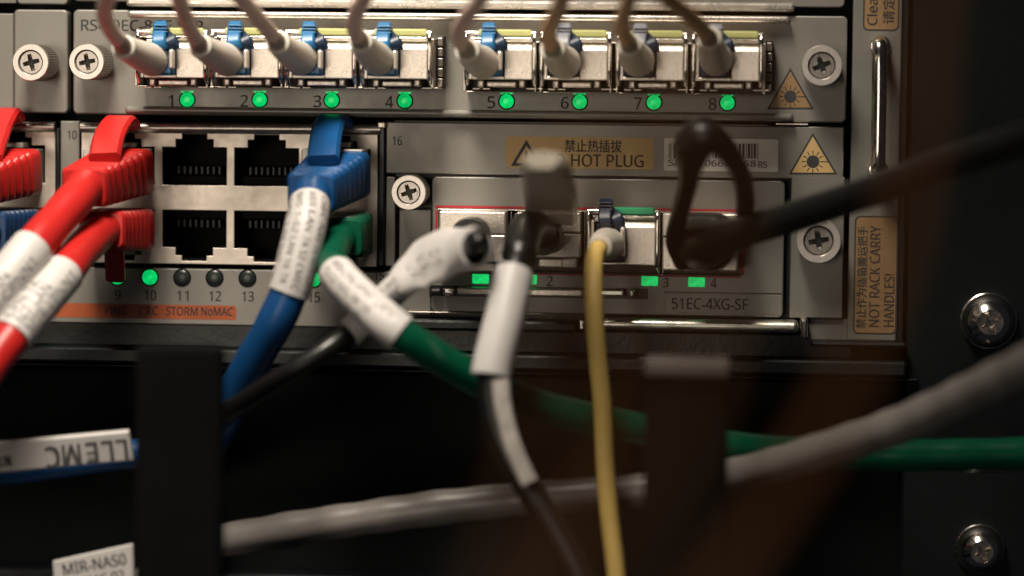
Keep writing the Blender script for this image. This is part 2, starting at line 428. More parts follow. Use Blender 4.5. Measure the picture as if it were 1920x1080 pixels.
for i, (lx, ly) in enumerate(LED8):
    led(fc, lx, ly, 14)
    a = [pp(lx-13, ly-16.5, .05), pp(lx+13, ly-16.5, .05), pp(lx+9, ly-12.2, .05), pp(lx-9, ly-12.2, .05)]
    ob('arrow_light', MB().prism([(p.x, p.z) for p in a], -.2, .12), LEDON, fc)
    text('port_number', str(i+1), NUMX[i], ly+2, 9 if i == 0 else 14, 22, .03, FADED, fc)
def cage(parent, idx):
    yt = LED8[idx[0]][1]-118; yb = LED8[idx[0]][1]-41
    l = MXR[idx[0]]-124; r = MXR[idx[-1]]+6
    m = MB()
    yb2 = LED8[idx[-1]][1]-41; ybm = (yb+yb2)/2
    X0, X1 = pp(l, 110, 9).x, pp(r, 110, 9).x
    m.box(X0-.0006, X0, 0, -.009, Z(ybm+18, 9, 600), Z(yt+2, 9, 600))
    m.box(X1, X1+.0006, 0, -.009, Z(ybm+18, 9, 600), Z(yt+2, 9, 600))
    m.box(X0, X1, 0, -.009, Z(ybm+19, 9, 600), Z(ybm+17, 9, 600))
    m.box(X0, X1, 0, -.009, Z(yt+2, 9, 600), Z(yt+5, 9, 600))
    for a, b in zip(idx[:-1], idx[1:]):
        xa, xb = pp(MXR[a]+4, 110, 9).x, pp(MXR[b]-123, 110, 9).x
        m.box(xa, xa+.0004, 0, -.009, Z(ybm+18, 9, 600), Z(yt+6, 9, 600)); m.box(xb-.0004, xb, 0, -.009, Z(ybm+18, 9, 600), Z(yt+6, 9, 600))
    c = ob('transceiver_cage', m, CAGE, parent, bevel=.12)
    ob('cage_interior', MB().box(X0+.0002, X1-.0002, -.0001, -.0022, Z(ybm+19, 9, 600), Z(yt+5, 9, 600)), DARKCAGE, c)
    # spring collar seen on the right-hand side
    sx = X1+.0006
    ob('spring_collar', MB().box(sx, sx+.0012, 0, -.0030, Z(ybm+14, 3, 800), Z(yt-2, 3, 800)), DARKCAGE, c, bevel=.1)
    for k in range(5):
        z0 = Z(yt+2+19*k, 4, 800)
        ob('spring_finger', MB().box(sx+.0002, sx+.0011, -.0031, -.0046, z0-.0015, z0), CAGE, c, bevel=.1)
    for i in idx:
        xr = MXR[i]; b = LED8[i][1]-41
        ob('latch_bar', MB().pbox(xr-86, b+4, xr-30, b+14.5, 2, 11), NICKEL, c, bevel=.25)
        for dx in (-103, -26):
            ob('spring_finger', MB().pbox(xr+dx, b+1, xr+dx+12, b+15, 2, 11), NICKEL, c, bevel=.3)
        for dx, w in ((-112, 14), (-94, 15), (-12, 20), (10, 9)):
            ob('spring_finger', MB().pbox(xr+dx, b+16, xr+dx+w, b+19, 2, 10.5), NICKEL, c, bevel=.1)
cage(fc, [0, 1, 2, 3]); cage(fc, [4, 5, 6, 7])
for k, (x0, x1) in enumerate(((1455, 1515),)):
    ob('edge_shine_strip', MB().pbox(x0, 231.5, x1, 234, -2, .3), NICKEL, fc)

NTH = ['one', 'two', 'three', 'four', 'five', 'six', 'seven', 'eight']
def transceiver(xr, yt, yb, lab, barmat, group, d=15.0, wl=120, blockw=52):
    c = pp(xr-60, (yt+yb)/2, 0)
    t = thing('fibre_transceiver', lab, 'transceiver', (c.x, -.001, pp(xr-60, yb, d).z), group)
    x0, x1 = pp(xr-wl, yt, d).x, pp(xr, yt, d).x; xb = pp(xr-blockw, yt, d).x
    zt, zb = pp(xr-60, yt, d).z, pp(xr-60, yb, d).z
    def prof(xa, xc, top=zt):
        m = MB(); dd = [(-.0024, zb), (-.0024, top), (-(d-3.2)*MM, top), (-(d-.9)*MM, top-.0006), (-(d-.25)*MM, top-.0014), (-d*MM, top-.0020), (-d*MM, zb)]
        n = len(dd); m.add([(xa, y, z) for y, z in dd]+[(xc, y, z) for y, z in dd], [list(range(n)), list(range(2*n-1, n-1, -1))]+[(i, (i+1) % n, n+(i+1) % n, n+i) for i in range(n)])
        return m
    ob('metal_block', prof(xb, x1), NICKEL, t, bevel=.18)
    m = MB(); w = .0007
    m.box(x0, x0+w, -.0024, -(d-.3)*MM, zb, zt-.0008); m.box(x0+w, xb, -.0024, -(d-.3)*MM, zb, zb+.0006); m.box(x0+w, xb, -.0024, -(d-2.5)*MM, zt-.0011, zt-.0004)
    ob('socket_frame', m, NICKEL, t, bevel=.12)
    ob('socket_interior', MB().box(x0+w, xb, -.0025, -.0060, zb+.0006, zt-.0011), DARKCAGE, t)
    # bail: two wire arms and a coloured sleeve
    zy = zt+mm(9, d)
    for xx in (x0-.0003, x1+.0004):
        ob('bail_arm', MB().tube(spl([Vector((xx, -(d-1.5)*MM, zb-.0008)), Vector((xx, -(d+.2)*MM, zb+.0008)), Vector((xx, -(d+.4)*MM, (zt+zb)/2)), Vector((xx, -(d+.4)*MM, zt-.0004)), Vector((xx, -(d-.2)*MM, zy))], 5), .00042, 10), CHROME, t, smooth=True)
    xs = pp(xr-wl+16, yt, d).x
    ob('bail_bar', MB().tube([Vector((x0-.0005, -(d-.2)*MM, zy)), Vector((x1+.0006, -(d-.2)*MM, zy))], .00052, 12), CHROME, t, smooth=True)
    ob('bail_sleeve', MB().rrect(xr-wl+18, yt-17, xr-1, yt-2.5, d-1.4, d+.6, 5), barmat, t, bevel=.35, seg=3)
    ob('top_teeth', MB().pbox(xr-wl+4, yt-1.5, xr-2, yt+2, d-4, d-2.6), CHROME, t, bevel=.1)
    return t
def fibre_cord(base, tip, xr, yt, yb, path, lab, clip, cable, group, clipdx=-95, d=15.0, bootm=BOOT, rc=.0014):
    c = pp(base[0], base[1], d)
    t = thing('fibre_patch_cable', lab, 'fibre cable', c, group)
    ob('plug', MB().pbox(xr-111, yt+17, xr-57, yb-5, 5, d+2), LCDARK if clip != LCBLUE else LCBLUE, t, bevel=.5)
    ob('plug_cheek', MB().pbox(xr-66, yt+24, xr-57.5, yb-17, d+1, d+3.2), NICKEL, t, bevel=.3)
    x = xr+clipdx+12
    ob('latch_clip', MB().ribbon(spl([pp(x+3, yt+22, d+3.5), pp(x-1, yt+10, d+4), pp(x, yt-8, d+2.6), pp(x+2, yt-25, d)], 5), .0025, .0011), clip, t, smooth=True)
    for k in range(3):
        ob('grip_ridge', MB().pbox(x-11, yt-23+6*k, x+14, yt-20+6*k, d, d+3.2-.0*k), clip, t, bevel=.1)
    ob('latch_trigger', MB().ribbon(spl([pp(x+10, yt-4, d+1), pp(x+22, yt+8, d+2.4), pp(x+26, yt+22, d+2)], 4), .0024, .0013), LCDARK, t, smooth=True)
    P = spline([(base[0]+4, base[1]+1, d+1), ((base[0]*.6+tip[0]*.4), (base[1]*.66+tip[1]*.34), d+10), (tip[0], tip[1], d+20)], 8)
    n = len(P); rr = [.0031 - .0010*(i/(n-1))**1.2 for i in range(n)]; rr[0] = .0026
    b = ob('boot', MB().tube(P, rr, 22), bootm, t, smooth=True)
    e = P[-1]; dr = (P[-1]-P[-2]).normalized()
    ob('boot_lip', MB().tube([e-dr*.0008, e+dr*.0004, e+dr*.0006], [.0022, .00215, .0018], 22), bootm, b, smooth=True)
    path = path + [tuple(3.2*b_-2.2*a_ for a_, b_ in zip(path[-2], path[-1]))]
    ctrl = [(tip[0], tip[1], d+20)] + path
    ob('cable', MB().tube([e-dr*.002]+spline(ctrl, 8), rc, 14), cable, t, smooth=True)
    ob('cable_collar', MB().tube(spline([(tip[0], tip[1], d+20), tuple(a*.45+b*.55 for a, b in zip((tip[0], tip[1], d+20), path[0]))], 4), [.0016, .0016, .0015, .0014, .0012], 16), FIBRETIP, t, smooth=True)
    return t
CORD = [((284, 112), (232, 88), [(205, 52, 48), (196, 20, 59), (208, -20, 71), (240, -120, 100)], LCBLUE, FIBRE),
        ((425, 112), (375, 86), [(355, 52, 46), (340, 10, 59), (326, -40, 71), (310, -120, 94)], LCBLUE, FIBRE),
        ((563, 110), (521, 80), [(494, 46, 46), (462, 8, 58), (430, -30, 71), (380, -110, 94)], LCBLUE, FIBRE),
        ((707, 111), (676, 78), [(664, 50, 46), (672, 15, 56), (692, -20, 71), (715, -110, 94)], LCBLUE, FIBRE),
        ((903, 117), (876, 95), [(860, 66, 50), (876, 30, 71), (905, -10, 88), (930, -110, 114)], LCBLUE, FIBRE),
        ((1055, 117), (1036, 92), [(1028, 62, 59), (1048, 15, 85), (1060, -40, 106), (1070, -120, 129)], LCGREY, FIBREOR),
        ((1193, 113), (1180, 84), [(1166, 52, 59), (1176, 10, 85), (1190, -40, 106), (1200, -120, 129)], LCGREY, FIBREOR),
        ((1340, 112), (1330, 72), [(1306, 44, 53), (1272, 14, 71), (1240, -15, 88), (1180, -100, 114)], LCGREY, FIBREOR)]
for i in range(8):
    xr = MXR[i]; yt = LED8[i][1]-118; yb = LED8[i][1]-41
    transceiver(xr, yt, yb, 'metal transceiver with yellow latch bar over the light numbered %s' % NTH[i], BAILY, 'transceivers with yellow latches')
    b, t_, path, clip, cable = CORD[i]
    fibre_cord(b, t_, xr, yt, yb, path, 'fibre cable with white boot and %s clip plugged in above number %s' % ('blue' if clip == LCBLUE else 'grey', NTH[i]), clip, cable, 'fibre cables of the upper card')

# ------------------------------------------------------------------ ethernet card (left of lower row)
ec = thing('ethernet_card', 'ethernet card with black sockets and a row of round lights', 'line card', pp(420, 604, 0), 'line cards in the router')
ob('lower_face', MB().pbox(-500, 500, 739, 605, -3, 0), PANEL, ec, bevel=.25)
ob('top_rod', MB().tube([pp(152, 239, .8), pp(714, 243, .8)], mm(10), 16), CAGE, ec, smooth=True)
ob('top_rod', MB().tube([pp(-400, 234, .8), pp(103, 238, .8)], mm(10), 16), CAGE, ec, smooth=True)
ob('number_strip', MB().pbox(113, 227, 149, 499.5, -3, 0), PANEL, ec, bevel=.2)
text('port_number', '10', 135, 253, 17, 17, .03, FADED, ec)
def port_block(cols, x0, x1, yU=(252, 348), yL=(395, 491)):
    zs = sorted(set(Z(y, 0, 430) for y in (248, 252, 262, 277, 348, 395, 465, 480, 490, 496)))
    xsp = [x0, x1]
    for c in cols:
        for o in (-60, -35, -23, 23, 35, 60): xsp.append(c+o)
    xsp = [p for p in sorted(set(xsp)) if x0 <= p <= x1]
    def hole(px, py):
        for c in cols:
            a = abs(px-c)
            if 277 < py < 348 and a < 60 or 262 < py <= 277 and a < 35 or 252 < py <= 262 and a < 23: return True
            if 395 < py < 465 and a < 60 or 465 < py < 480 and a < 35 or 480 < py < 490 and a < 23: return True
        return False
    ys = [248, 252, 262, 277, 348, 395, 465, 480, 490, 496]
    m = MB(); idx = {}
    def vid(i, j):
        if (i, j) not in idx:
            idx[(i, j)] = len(m.v); m.v.append((pp(xsp[i], 372, 0).x, 0.0, Z(ys[j], 0, 430)))
        return idx[(i, j)]
    for i in range(len(xsp)-1):
        for j in range(len(ys)-1):
            if not hole((xsp[i]+xsp[i+1])/2, (ys[j]+ys[j+1])/2):
                m.f.append([vid(i, j+1), vid(i+1, j+1), vid(i+1, j), vid(i, j)])
    b = ob('socket_shield', m, SHIELD, ec)
    so = b.modifiers.new('solid', 'SOLIDIFY'); so.thickness = .0006; so.offset = 0
    bv = b.modifiers.new('bevel', 'BEVEL'); bv.width = .00012; bv.segments = 2; bv.limit_method = 'ANGLE'
    for c in cols:
        for up in (1, 0):
            y0, y1 = (277, 348) if up else (395, 465)
            xa, xb = pp(c-60, 372, 0).x, pp(c+60, 372, 0).x; za, zb = Z(y1, 0, 430), Z(y0, 0, 430)
            m = MB(); t = .0004; D = .012
            m.box(xa-t, xa, .0004, D, za-.0016, zb+.0016); m.box(xb, xb+t, .0004, D, za-.0016, zb+.0016)
            m.box(xa, xb, .0004, D, za-.0027, za-.0023 if not up else za-.0001); m.box(xa, xb, .0004, D, zb+.0001 if not up else zb+.0023, zb+.0027)
            m.box(xa-t, xb+t, D, D+.0005, za-.003, zb+.003)
            k = ob('socket', m, PORTBLK, b)
            # contact comb and step inside
            zc = zb-.0016 if not up else za+.0016
            s = 1 if not up else -1
            ob('inner_step', MB().box(xa+.0006, xb-.0006, .004, .010, zc, zc+s*.0014), PORTBLK, k)
            for q in range(8):
                xx = xa+.0022+q*(xb-xa-.0044)/7
                ob('contact', MB().box(xx-.00018, xx+.00018, .0045, .0100, zc-s*.0004, zc-s*.0018), DARKCAGE, k)
    return b
port_block([230, 365, 500, 634], 153, 708)
port_block([-110, 25], -240, 104)
ob('divider', MB().pbox(709.5, 232, 721, 499.5, -3, 1.2), BLACKC, ec, bevel=.25)
ob('shield_corner', MB().pbox(708, 229, 722, 240, -1, 1.9), NICKEL, ec, bevel=.2)
ob('divider', MB().pbox(104.8, 240, 112, 499.5, -3, .8), BLACKC, ec, bevel=.2)
for k, (n, x) in enumerate(((9, 220), (10, 281), (11, 341.5), (12, 402.5), (13, 464), (14, 526), (15, 588), (16, 650))):
    led(ec, x, 519+.0115*(x-220), 15.2, n in (9, 10, 15, 16))
    text('light_number', str(n), x+1, 553+.0115*(x-220), 11 if n == 9 else 22, 19, .03, FADED, ec)
text('port_number', '15', 711, 517, 18, 16, .03, FADED, ec)
os_ = ob('sticker', MB().rrect(60, 570, 443, 597, -.1, .04, 5), ORST, ec)
for s, x, w in (('PING', 217, 40), ('CRC', 279, 36), ('STORM', 341, 60), ('NoMAC', 407, 60)):
    text('lettering', s, x, 583+.009*(x-280), w, 16, .07, INK, os_)

# ------------------------------------------------------------------ carrier with the expansion module
cr = thing('carrier_card', 'right-hand carrier face with hot plug warning and barcode stickers', 'line card', pp(1150, 600, 0), 'line cards in the router')
m = MB()
m.pbox(723, 233, 1582, 331, -3, 0); m.pbox(1482, 331.3, 1582, 597, -3, 0); m.pbox(723, 331.3, 741, 499.5, -3, 0)
ob('faceplate', m, PANEL, cr, bevel=.25)
ob('slot_floor', MB().pbox(741, 331, 1482, 600, -5, -3.2), BLACKC, cr)
ob('top_edge', MB().pbox(740, 229.5, 1440, 232.5, -3, .8), FLANGE, cr, bevel=.15)
text('port_number', '16', 745, 264, 17, 17, .03, FADED, cr)
s = sticker(cr, 948, 257, 1225, 316, TAN, 4, False)
a, b, c = pp(987, 262, .07), pp(958, 311, .07), pp(1016, 311, .07)
w = ob('warning_triangle', MB().prism([(p.x, p.z) for p in (a, b, c)], 0, .07), INK, s)
g = (a+b+c)/3
ob('triangle_face', MB().prism([(g.x+(p.x-g.x)*.66, g.z+(p.z-g.z)*.66) for p in (a, b, c)], 0, .09), TAN, w)
text('exclamation_mark', '!', 987, 294, 5, 22, .12, INK, w)
text('lettering', '禁止热插拔', 1112, 274, 106, 23, .07, INK, s)
text('lettering', 'NO HOT PLUG', 1113, 301, 186, 23, .07, INK, s)
s = sticker(cr, 1245, 260, 1459, 321, PAPER, 4, False)
m = MB(); x = 1254
while x < 1424:
    wd = random.choice((1.5, 2, 3, 4.5)); m.pbox(x, 269, x+wd, 297, .03, .08); x += wd+random.choice((1.8, 2.5, 4))
ob('barcode', m, INK, s)
text('lettering', 'S/N: 1706602158', 1335, 306, 162, 12, .08, INK, s)
text('lettering', 'R5', 1430, 309, 16, 12, .08, INK, s)
laser_sign(cr, 1524, 249, 1479, 1570, 327)
thumbscrew(cr, 1535, 452, 42, 7)

em = thing('expansion_module', 'expansion plate with four rectangular green lights and a red outline', 'expansion module', pp(1110, 592, 0))
m = MB(); m.rrect(809, 335, 1470, 590, -3, .6, 10)
ob('faceplate', m, PANEL, em, bevel=.25)
ob('faceplate_wing', MB().rrect(748, 392, 808, 590, -3, .6, 6, (1, 0, 0, 1)), PANEL, em, bevel=.2)
thumbscrew(em, 766, 361, 33, 9.5)
fr = MB(); D1 = .68
fr.pbox(816, 389, 1396, 394, .3, D1); fr.pbox(816, 394.2, 820, 515, .3, D1); fr.pbox(1389, 394.2, 1396, 516, .3, D1); fr.pbox(820.3, 514, 1388.8, 517, .3, D1)
ob('red_outline', fr, REDLINE, em)
cg = ob('transceiver_cage', MB().pbox(821, 395, 1388, 513, .3, .9), DARKCAGE, em)
for xa in (958, 1096, 1236):
    ob('cage_wall', MB().pbox(xa-1.5, 397, xa+1.5, 514, .5, 6), CAGE, cg, bevel=.1)
    ob('cage_wall', MB().pbox(xa+6, 402, xa+8.5, 512, .5, 8), CHROME, cg, bevel=.1)
ob('cage_wall', MB().pbox(821, 395.2, 1388, 397.2, .8, 6), CAGE, cg, bevel=.1)
ob('cage_wall', MB().pbox(821, 512.2, 1388, 514.2, .8, 6), CAGE, cg, bevel=.1)
ob('lower_groove', MB().pbox(805, 538, 1215, 558, .4, .75), BLACKC, em)
for x, y, n in ((901, 523, 1), (991, 524, 2), (1218, 527, 3), (1306, 529, 4)):
    o = ob('status_light', MB().pbox(x-15.5, y-9, x+15.5, y+9, .3, .8), LEDON, em, bevel=.08)
for x, y, n in ((1248, 530, '3'), (1338, 531, '4'), (1031, 527, '2'), (935, 526, '1')):
    text('port_number', n, x, y, 6 if n == '1' else 11, 18, .65, FADED, em)
e = ob('ejector_bar', MB().pbox(856, 541, 1092, 555, .8, 4.5), NICKEL, em, bevel=.3, seg=3)
ob('ejector_joint', MB().pbox(829, 540, 854, 555, .8, 4.5), CHROME, e, bevel=.6)
ob('ejector_joint', MB().pbox(806, 541, 827, 553, .8, 3.4), DARKCAGE, e, bevel=.4)
ob('ejector_joint', MB().pbox(1096, 542, 1170, 556, .8, 3.2), MOTTLED, e, bevel=.4)
ob('ejector_joint', MB().pbox(1178, 542, 1190, 558, .8, 4.2), CHROME, e, bevel=.4)
ob('ejector_slot', MB().rrect(1194, 543, 1213, 560, .6, .85, 3), BLACKC, e)
ob('seam', MB().pbox(1244, 548.2, 1466, 550, .5, .66), BLACKC, em)
ob('name_plate', MB().pbox(1247, 552, 1466, 588, .4, .70), PANEL, em, bevel=.05)
text('lettering', '51EC-4XG-SF', 1331, 570, 142, 21, .74, FADED, em)
ob('lower_strip', MB().pbox(765, 586, 1092, 589, .3, 1.6), CAGE, em, bevel=.15)
hd = ob('long_handle', MB().pbox(1098, 600, 1498, 622, -2, 6.0), MOTTLED, cr, bevel=.95, seg=5)
ob('handle_end', MB().rrect(1500, 599, 1515, 636, -2, 5.2, 5), CHROME, hd, bevel=.5)
ob('handle_end', MB().pbox(1084, 599, 1096, 620, -2, 4.6), CHROME, hd, bevel=.4)
ob('handle_sleeve', MB().pbox(742, 600, 1082, 622, -2, 3.2), BLACKC, hd, bevel=.6)

# ------------------------------------------------------------------ modules and cords in the expansion module
def dac_shell(t, x0, y0, x1, y1, d=11.0, split=.45, notch=True):
    ym = y0+(y1-y0)*split
    ob('shell_top', MB().pbox(x0, y0, x1, ym-.6, .9, d), NICKEL, t, bevel=.3)
    ob('shell_bottom', MB().pbox(x0, ym+.6, x1, y1, .9, d), NICKEL, t, bevel=.3)
    if notch: ob('shell_foot', MB().pbox(x0+(x1-x0)*.34, y1+.5, x1-20, y1+18, .9, d-1.2), NICKEL, t, bevel=.3)
def sleeve(t, ctrl, r, lines, h, ph=0, dphi=.7, name='label_sleeve', m=LABEL, flip=1, k=8, along=None):
    P = spline(ctrl, k)
    if along:
        i0 = min(range(len(along)), key=lambda i: (along[i]-P[0]).length); i1 = min(range(len(along)), key=lambda i: (along[i]-P[-1]).length)
        P = [along[i].copy() for i in range(min(i0, i1), max(i0, i1)+1)]
    circ = [(math.cos(2*math.pi*i/22), math.sin(2*math.pi*i/22)) for i in range(22)]
    o = ob(name, MB().tube(P, r, 22), m, t, smooth=True)
    if lines: wraptext(lines, P, r, h, GREYINK, o, ph, dphi, flip=flip)
    return o

d1 = thing('direct_attach_cable', 'black cable with a wide white sleeve in a square metal plug', 'cable', pp(884, 515, 0), 'copper cables of the expansion module')
dac_shell(d1, 823, 396, 948, 492)
c1 = pp(884, 442, 11)
ob('strain_relief', MB().lathe(c1, [(mm(36), 10.8), (mm(36), 14), (mm(33), 16)], 32), RUBBER, d1, smooth=True)
P = spline([(886, 436, 15), (890, 434, 34), (898, 438, 52), (898, 452, 61), (880, 466, 58), (846, 475, 50), (800, 499, 46), (757, 530, 45), (700, 582, 44), (655, 624, 45), (600, 664, 48), (520, 712, 48), (430, 770, 43), (350, 815, 34), (320, 832, 12), (312, 838, -18)], 8)
PD1 = P
ob('cable', MB().tube(P, [.0015 if i < 44 else .00185 for i in range(len(P))], 16), RUBBER, d1, smooth=True)
# wide sleeve: hollow flattened tube, its open end turned outwards
P = spline([(893, 464, 57.5), (852, 473, 51.5), (806, 486, 48), (770, 512, 46), (742, 541, 45)], 8); n = len(P); N = 28
def ell(a, b): return [(a*math.cos(2*math.pi*k/N), b*math.sin(2*math.pi*k/N)) for k in range(N)]
m = MB(); So = []; Si = []
for i in range(n):
    f = i/(n-1); a = .0035+.0013*min(1, f*3)-.0024*max(0, f-.62)/.38+.0001*math.sin(f*23); b = .0032-.0021*min(1, f*2.4)+.0010*max(0, f-.6)/.4+.00012*math.sin(f*17)
    So.append(ell(a, b)); Si.append(ell(a-.00055, b-.00055))
AX = Vector((.45, 0, .9)).normalized()
m.sweep(P, So, wdir=AX, cap=False); no = len(m.v); m.sweep(P, Si, wdir=AX, cap=False)
for k in range(N):
    l = (k+1) % N; m.f.append([k, l, no+l, no+k]); e0 = (n-1)*N; m.f.append([e0+k, no+e0+k, no+e0+l, e0+l])
ws = ob('wide_sleeve', m, LABEL, d1, smooth=True)
m = MB(); m.sweep([p.copy() for p in P[1:]], [[(a*.985, b*.985) for a, b in q] for q in Si[1:]], wdir=AX, cap=False)
ob('sleeve_inner_shade', m, RUBBER, ws, smooth=True)  # black inner tube added to paint the shade inside the sleeve
wraptext(['N7 LAN 04', 'MIR SW 15'], [p-Vector((0, .0010, 0)) for p in P[9:24]], .0021, .0014, GREYINK, ws, 0, .8)
sleeve(d1, [(762, 533, 48), (715, 573, 46), (655, 627, 42)], .0026, ['LAN 7 N7', 'SW 04-15'], .0012, .2, along=PD1)

d2 = thing('direct_attach_cable', 'black cable with a long blank white sleeve hanging straight down', 'cable', pp(1030, 515, 0), 'copper cables of the expansion module')
dac_shell(d2, 968, 398, 1088, 484)
ob('shell_foot', MB().pbox(1052, 484.5, 1082, 503, .9, 11), NICKEL, d2, bevel=.3)
c2 = pp(1020, 440, 11)
ob('strain_relief', MB().lathe(c2, [(mm(37), 10.8), (mm(37), 15), (mm(33), 18)], 32), RUBBER, d2, smooth=True)
P = spline([(1016, 436, 16), (996, 424, 30), (984, 436, 42), (974, 476, 50), (962, 520, 54), (945, 600, 58), (922, 695, 61), (922, 760, 62), (944, 835, 63), (985, 905, 64), (1030, 980, 66), (1090, 1090, 70), (1140, 1200, 74)], 8)
PD2 = P
ob('cable', MB().tube(P, [.0030 if i < 26 else .0023 for i in range(len(P))], 18), RUBBER, d2, smooth=True)
sleeve(d2, [(960, 512, 54), (945, 600, 58), (921, 702, 61)], .0034, None, 0, along=PD2)
P2 = spline([(938, 712, 64), (944, 770, 65), (962, 838, 66), (992, 905, 67)], 8)
o = ob('label_strip', MB().ribbon(P2, .0029, .0013), mat('label_grey', (.42, .39, .36), .4, 0, .5, 260, .35, 260), d2, smooth=True)
P = spl([pp(1034, 408, 13), pp(1034, 388, 34), pp(1031, 356, 56), pp(1024, 318, 74), pp(1016, 300, 80)], 6); n = len(P)
ob('pull_tab', MB().ribbon(P, [(.0094-.0026*(i/(n-1))**2)*(1 if i < n-2 else .9 if i == n-2 else .7) for i in range(n)], .0028), WTAB, d2, smooth=True)

transceiver(1229, 406, 497, 'metal transceiver with green latch bar holding the yellow cord', BAILG, None, 11, 122, 70)
fibre_cord((1136, 456), (1125, 462), 1229, 402, 498, [(1116, 478, 33), (1113, 510, 37), (1114, 580, 41), (1122, 680, 44), (1130, 760, 46), (1134, 860, 48), (1142, 960, 50), (1156, 1080, 53), (1166, 1200, 56)],
           'bright yellow fibre cable hanging down from a white boot', LCDARK, YELLOW, None, clipdx=-106, d=11, rc=.0016)

d4 = thing('direct_attach_cable', 'thick black cable with a strap loop sweeping off to the right', 'cable', pp(1315, 515, 0), 'copper cables of the expansion module')
dac_shell(d4, 1242, 400, 1384, 508, split=.42, notch=False)
P = spline([(1312, 455, 10), (1312, 456, 24), (1322, 456, 34), (1352, 448, 41), (1420, 427, 46), (1520, 396, 53), (1650, 352, 62), (1790, 303, 72), (1930, 258, 83), (2120, 200, 96), (2500, 80, 125)], 8)
n = len(P); rr = []
for i in range(n):
    rr.append(.0046 if i < 14 else max(.0027, .0046-.00012*(i-14)))
ob('cable', MB().tube(P, rr, 24), RUBBER, d4, smooth=True)
ob('strain_relief', MB().rrect(1258, 404, 1376, 508, 11.2, 27, 34), RUBBER, d4, bevel=1.5, seg=3)
P = spline([(1280, 492, 26), (1264, 450, 32), (1276, 395, 40), (1290, 340, 48), (1294, 300, 54), (1302, 268, 58), (1328, 256, 60), (1358, 276, 58), (1386, 318, 54), (1398, 362, 48), (1396, 410, 40), (1384, 450, 32)], 6)
n = len(P); wv = [.0030+.0034*math.exp(-((i/(n-1)-.47)/.13)**2) for i in range(n)]
ob('pull_strap', MB().tube(P, [q*.55 for q in wv], 14), RUBBER, d4, smooth=True)

# ------------------------------------------------------------------ ethernet cables
def rj45(lab, col, port, front, up, tab, cable, r, cat='cable', sleeves=(), w=(11.6, 8.8), hh=(8.6, 7.0), ex=None, grp='ethernet cables'):
    p0 = pp(port[0], port[1], 0)
    t = thing('ethernet_cable', lab, cat, p0, grp)
    ob('clear_plug', MB().box(p0.x-.0057, p0.x+.0057, .010, -.0085, p0.z-.0036, p0.z+.0034), CLEAR, t, bevel=.25)
    ob('latch', MB().box(p0.x-.0028, p0.x+.0028, .008, -.004, p0.z+(.0036 if up else -.0036), p0.z+(.0046 if up else -.0046)), CLEAR, t, bevel=.2)
    a = pp(ex[0], ex[1], 7.5) if ex else Vector((p0.x, -.0075, p0.z)); b = pp(*front)
    n = 29; pts = []; secs = []
    for i in range(n):
        f = i/(n-1); P = a.lerp(b, f)
        ww = (w[0]+(w[1]-w[0])*f)*MM/2; h2 = (hh[0]+(hh[1]-hh[0])*f)*MM/2
        if 6 <= i <= 25 and i % 4 in (1, 2): ww -= .00055; h2 -= .00075
        if i == n-1: ww *= .88; h2 *= .88
        c = min(ww, h2)*.32
        S_ = []
        for (sx, sy, a0) in ((1, 1, 0), (-1, 1, 90), (-1, -1, 180), (1, -1, 270)):
            for q in range(4):
                tt = math.radians(a0+30*q); S_.append((sx*(ww-c)+c*math.cos(tt), sy*(h2-c)+c*math.sin(tt)))
        pts.append(P); secs.append(S_)
    ob('boot', MB().sweep(pts, secs, wdir=Vector((1, 0, 0))), col, t, smooth=True, bevel=.0)
    if tab:
        ob('latch_hook', MB().ribbon(spl([pp(*q) for q in tab], 5), (.0058 if up else .0036), .0020), col, t, smooth=True)
    P = [b+(a-b)*.25]+spline([front]+cable, 14)
    ob('cable', MB().tube(P, twist(P, r, .010, .018), 22), col, t, smooth=True)
    for ctrl, lines, h, fl in sleeves:
        sleeve(t, ctrl, r+.0004, lines, h, flip=fl, dphi=.62, along=P)
    return t
rj45('red ethernet cable in the upper socket, its thick white sleeve nearest the frame edge', RED, (230, 312), (158, 352, 30), True,
     [(196, 296, 22), (203, 262, 15), (214, 238, 10), (226, 226, 5), (236, 236, 2)],
     [(148, 366, 33), (105, 414, 40), (58, 468, 47), (5, 532, 52), (-60, 610, 56), (-120, 690, 60), (-360, 1000, 70)], .0034, ex=(232, 321),
     sleeves=[([(62, 463, 46.5), (5, 532, 52), (-60, 610, 56)], ['MIR-CPNN1', 'N7 LAN', '10 1A'], .0019, -1)])
rj45('red ethernet cable plugged into the lower socket above the lit number nine', RED, (230, 430), (192, 432, 26), False,
     [(214, 464, 16), (215, 488, 15), (217, 524, 13)],
     [(176, 446, 30), (146, 478, 38), (116, 516, 45), (62, 580, 52), (16, 638, 57), (-40, 712, 62), (-90, 790, 66), (-290, 1090, 78)], .0033, w=(11.6, 8.2), hh=(8, 6.8), ex=(232, 430),
     sleeves=[([(118, 513, 44.6), (70, 570, 51), (22, 631, 56.4)], ['MIR-VPNN1', 'N7 LAN', 'CPN 7A'], .0019, -1)])
rj45('red ethernet plug cut by the picture edge beside the ten strip', RED, (25, 312), (-58, 350, 30), True,
     [(-26, 296, 22), (-14, 262, 15), (-4, 234, 10), (10, 212, 5), (20, 222, 2)],
     [(-80, 370, 36), (-140, 450, 44), (-220, 560, 52), (-420, 820, 60)], .0034, ex=(22, 321))
rj45('blue ethernet plug under a red plug, its shade put into the colour', BLUESHADE, (25, 430), (-30, 438, 28), False, None,
     [(-60, 460, 34), (-120, 520, 42), (-220, 640, 52), (-420, 860, 60)], .0032, ex=(20, 432), hh=(8.4, 8))
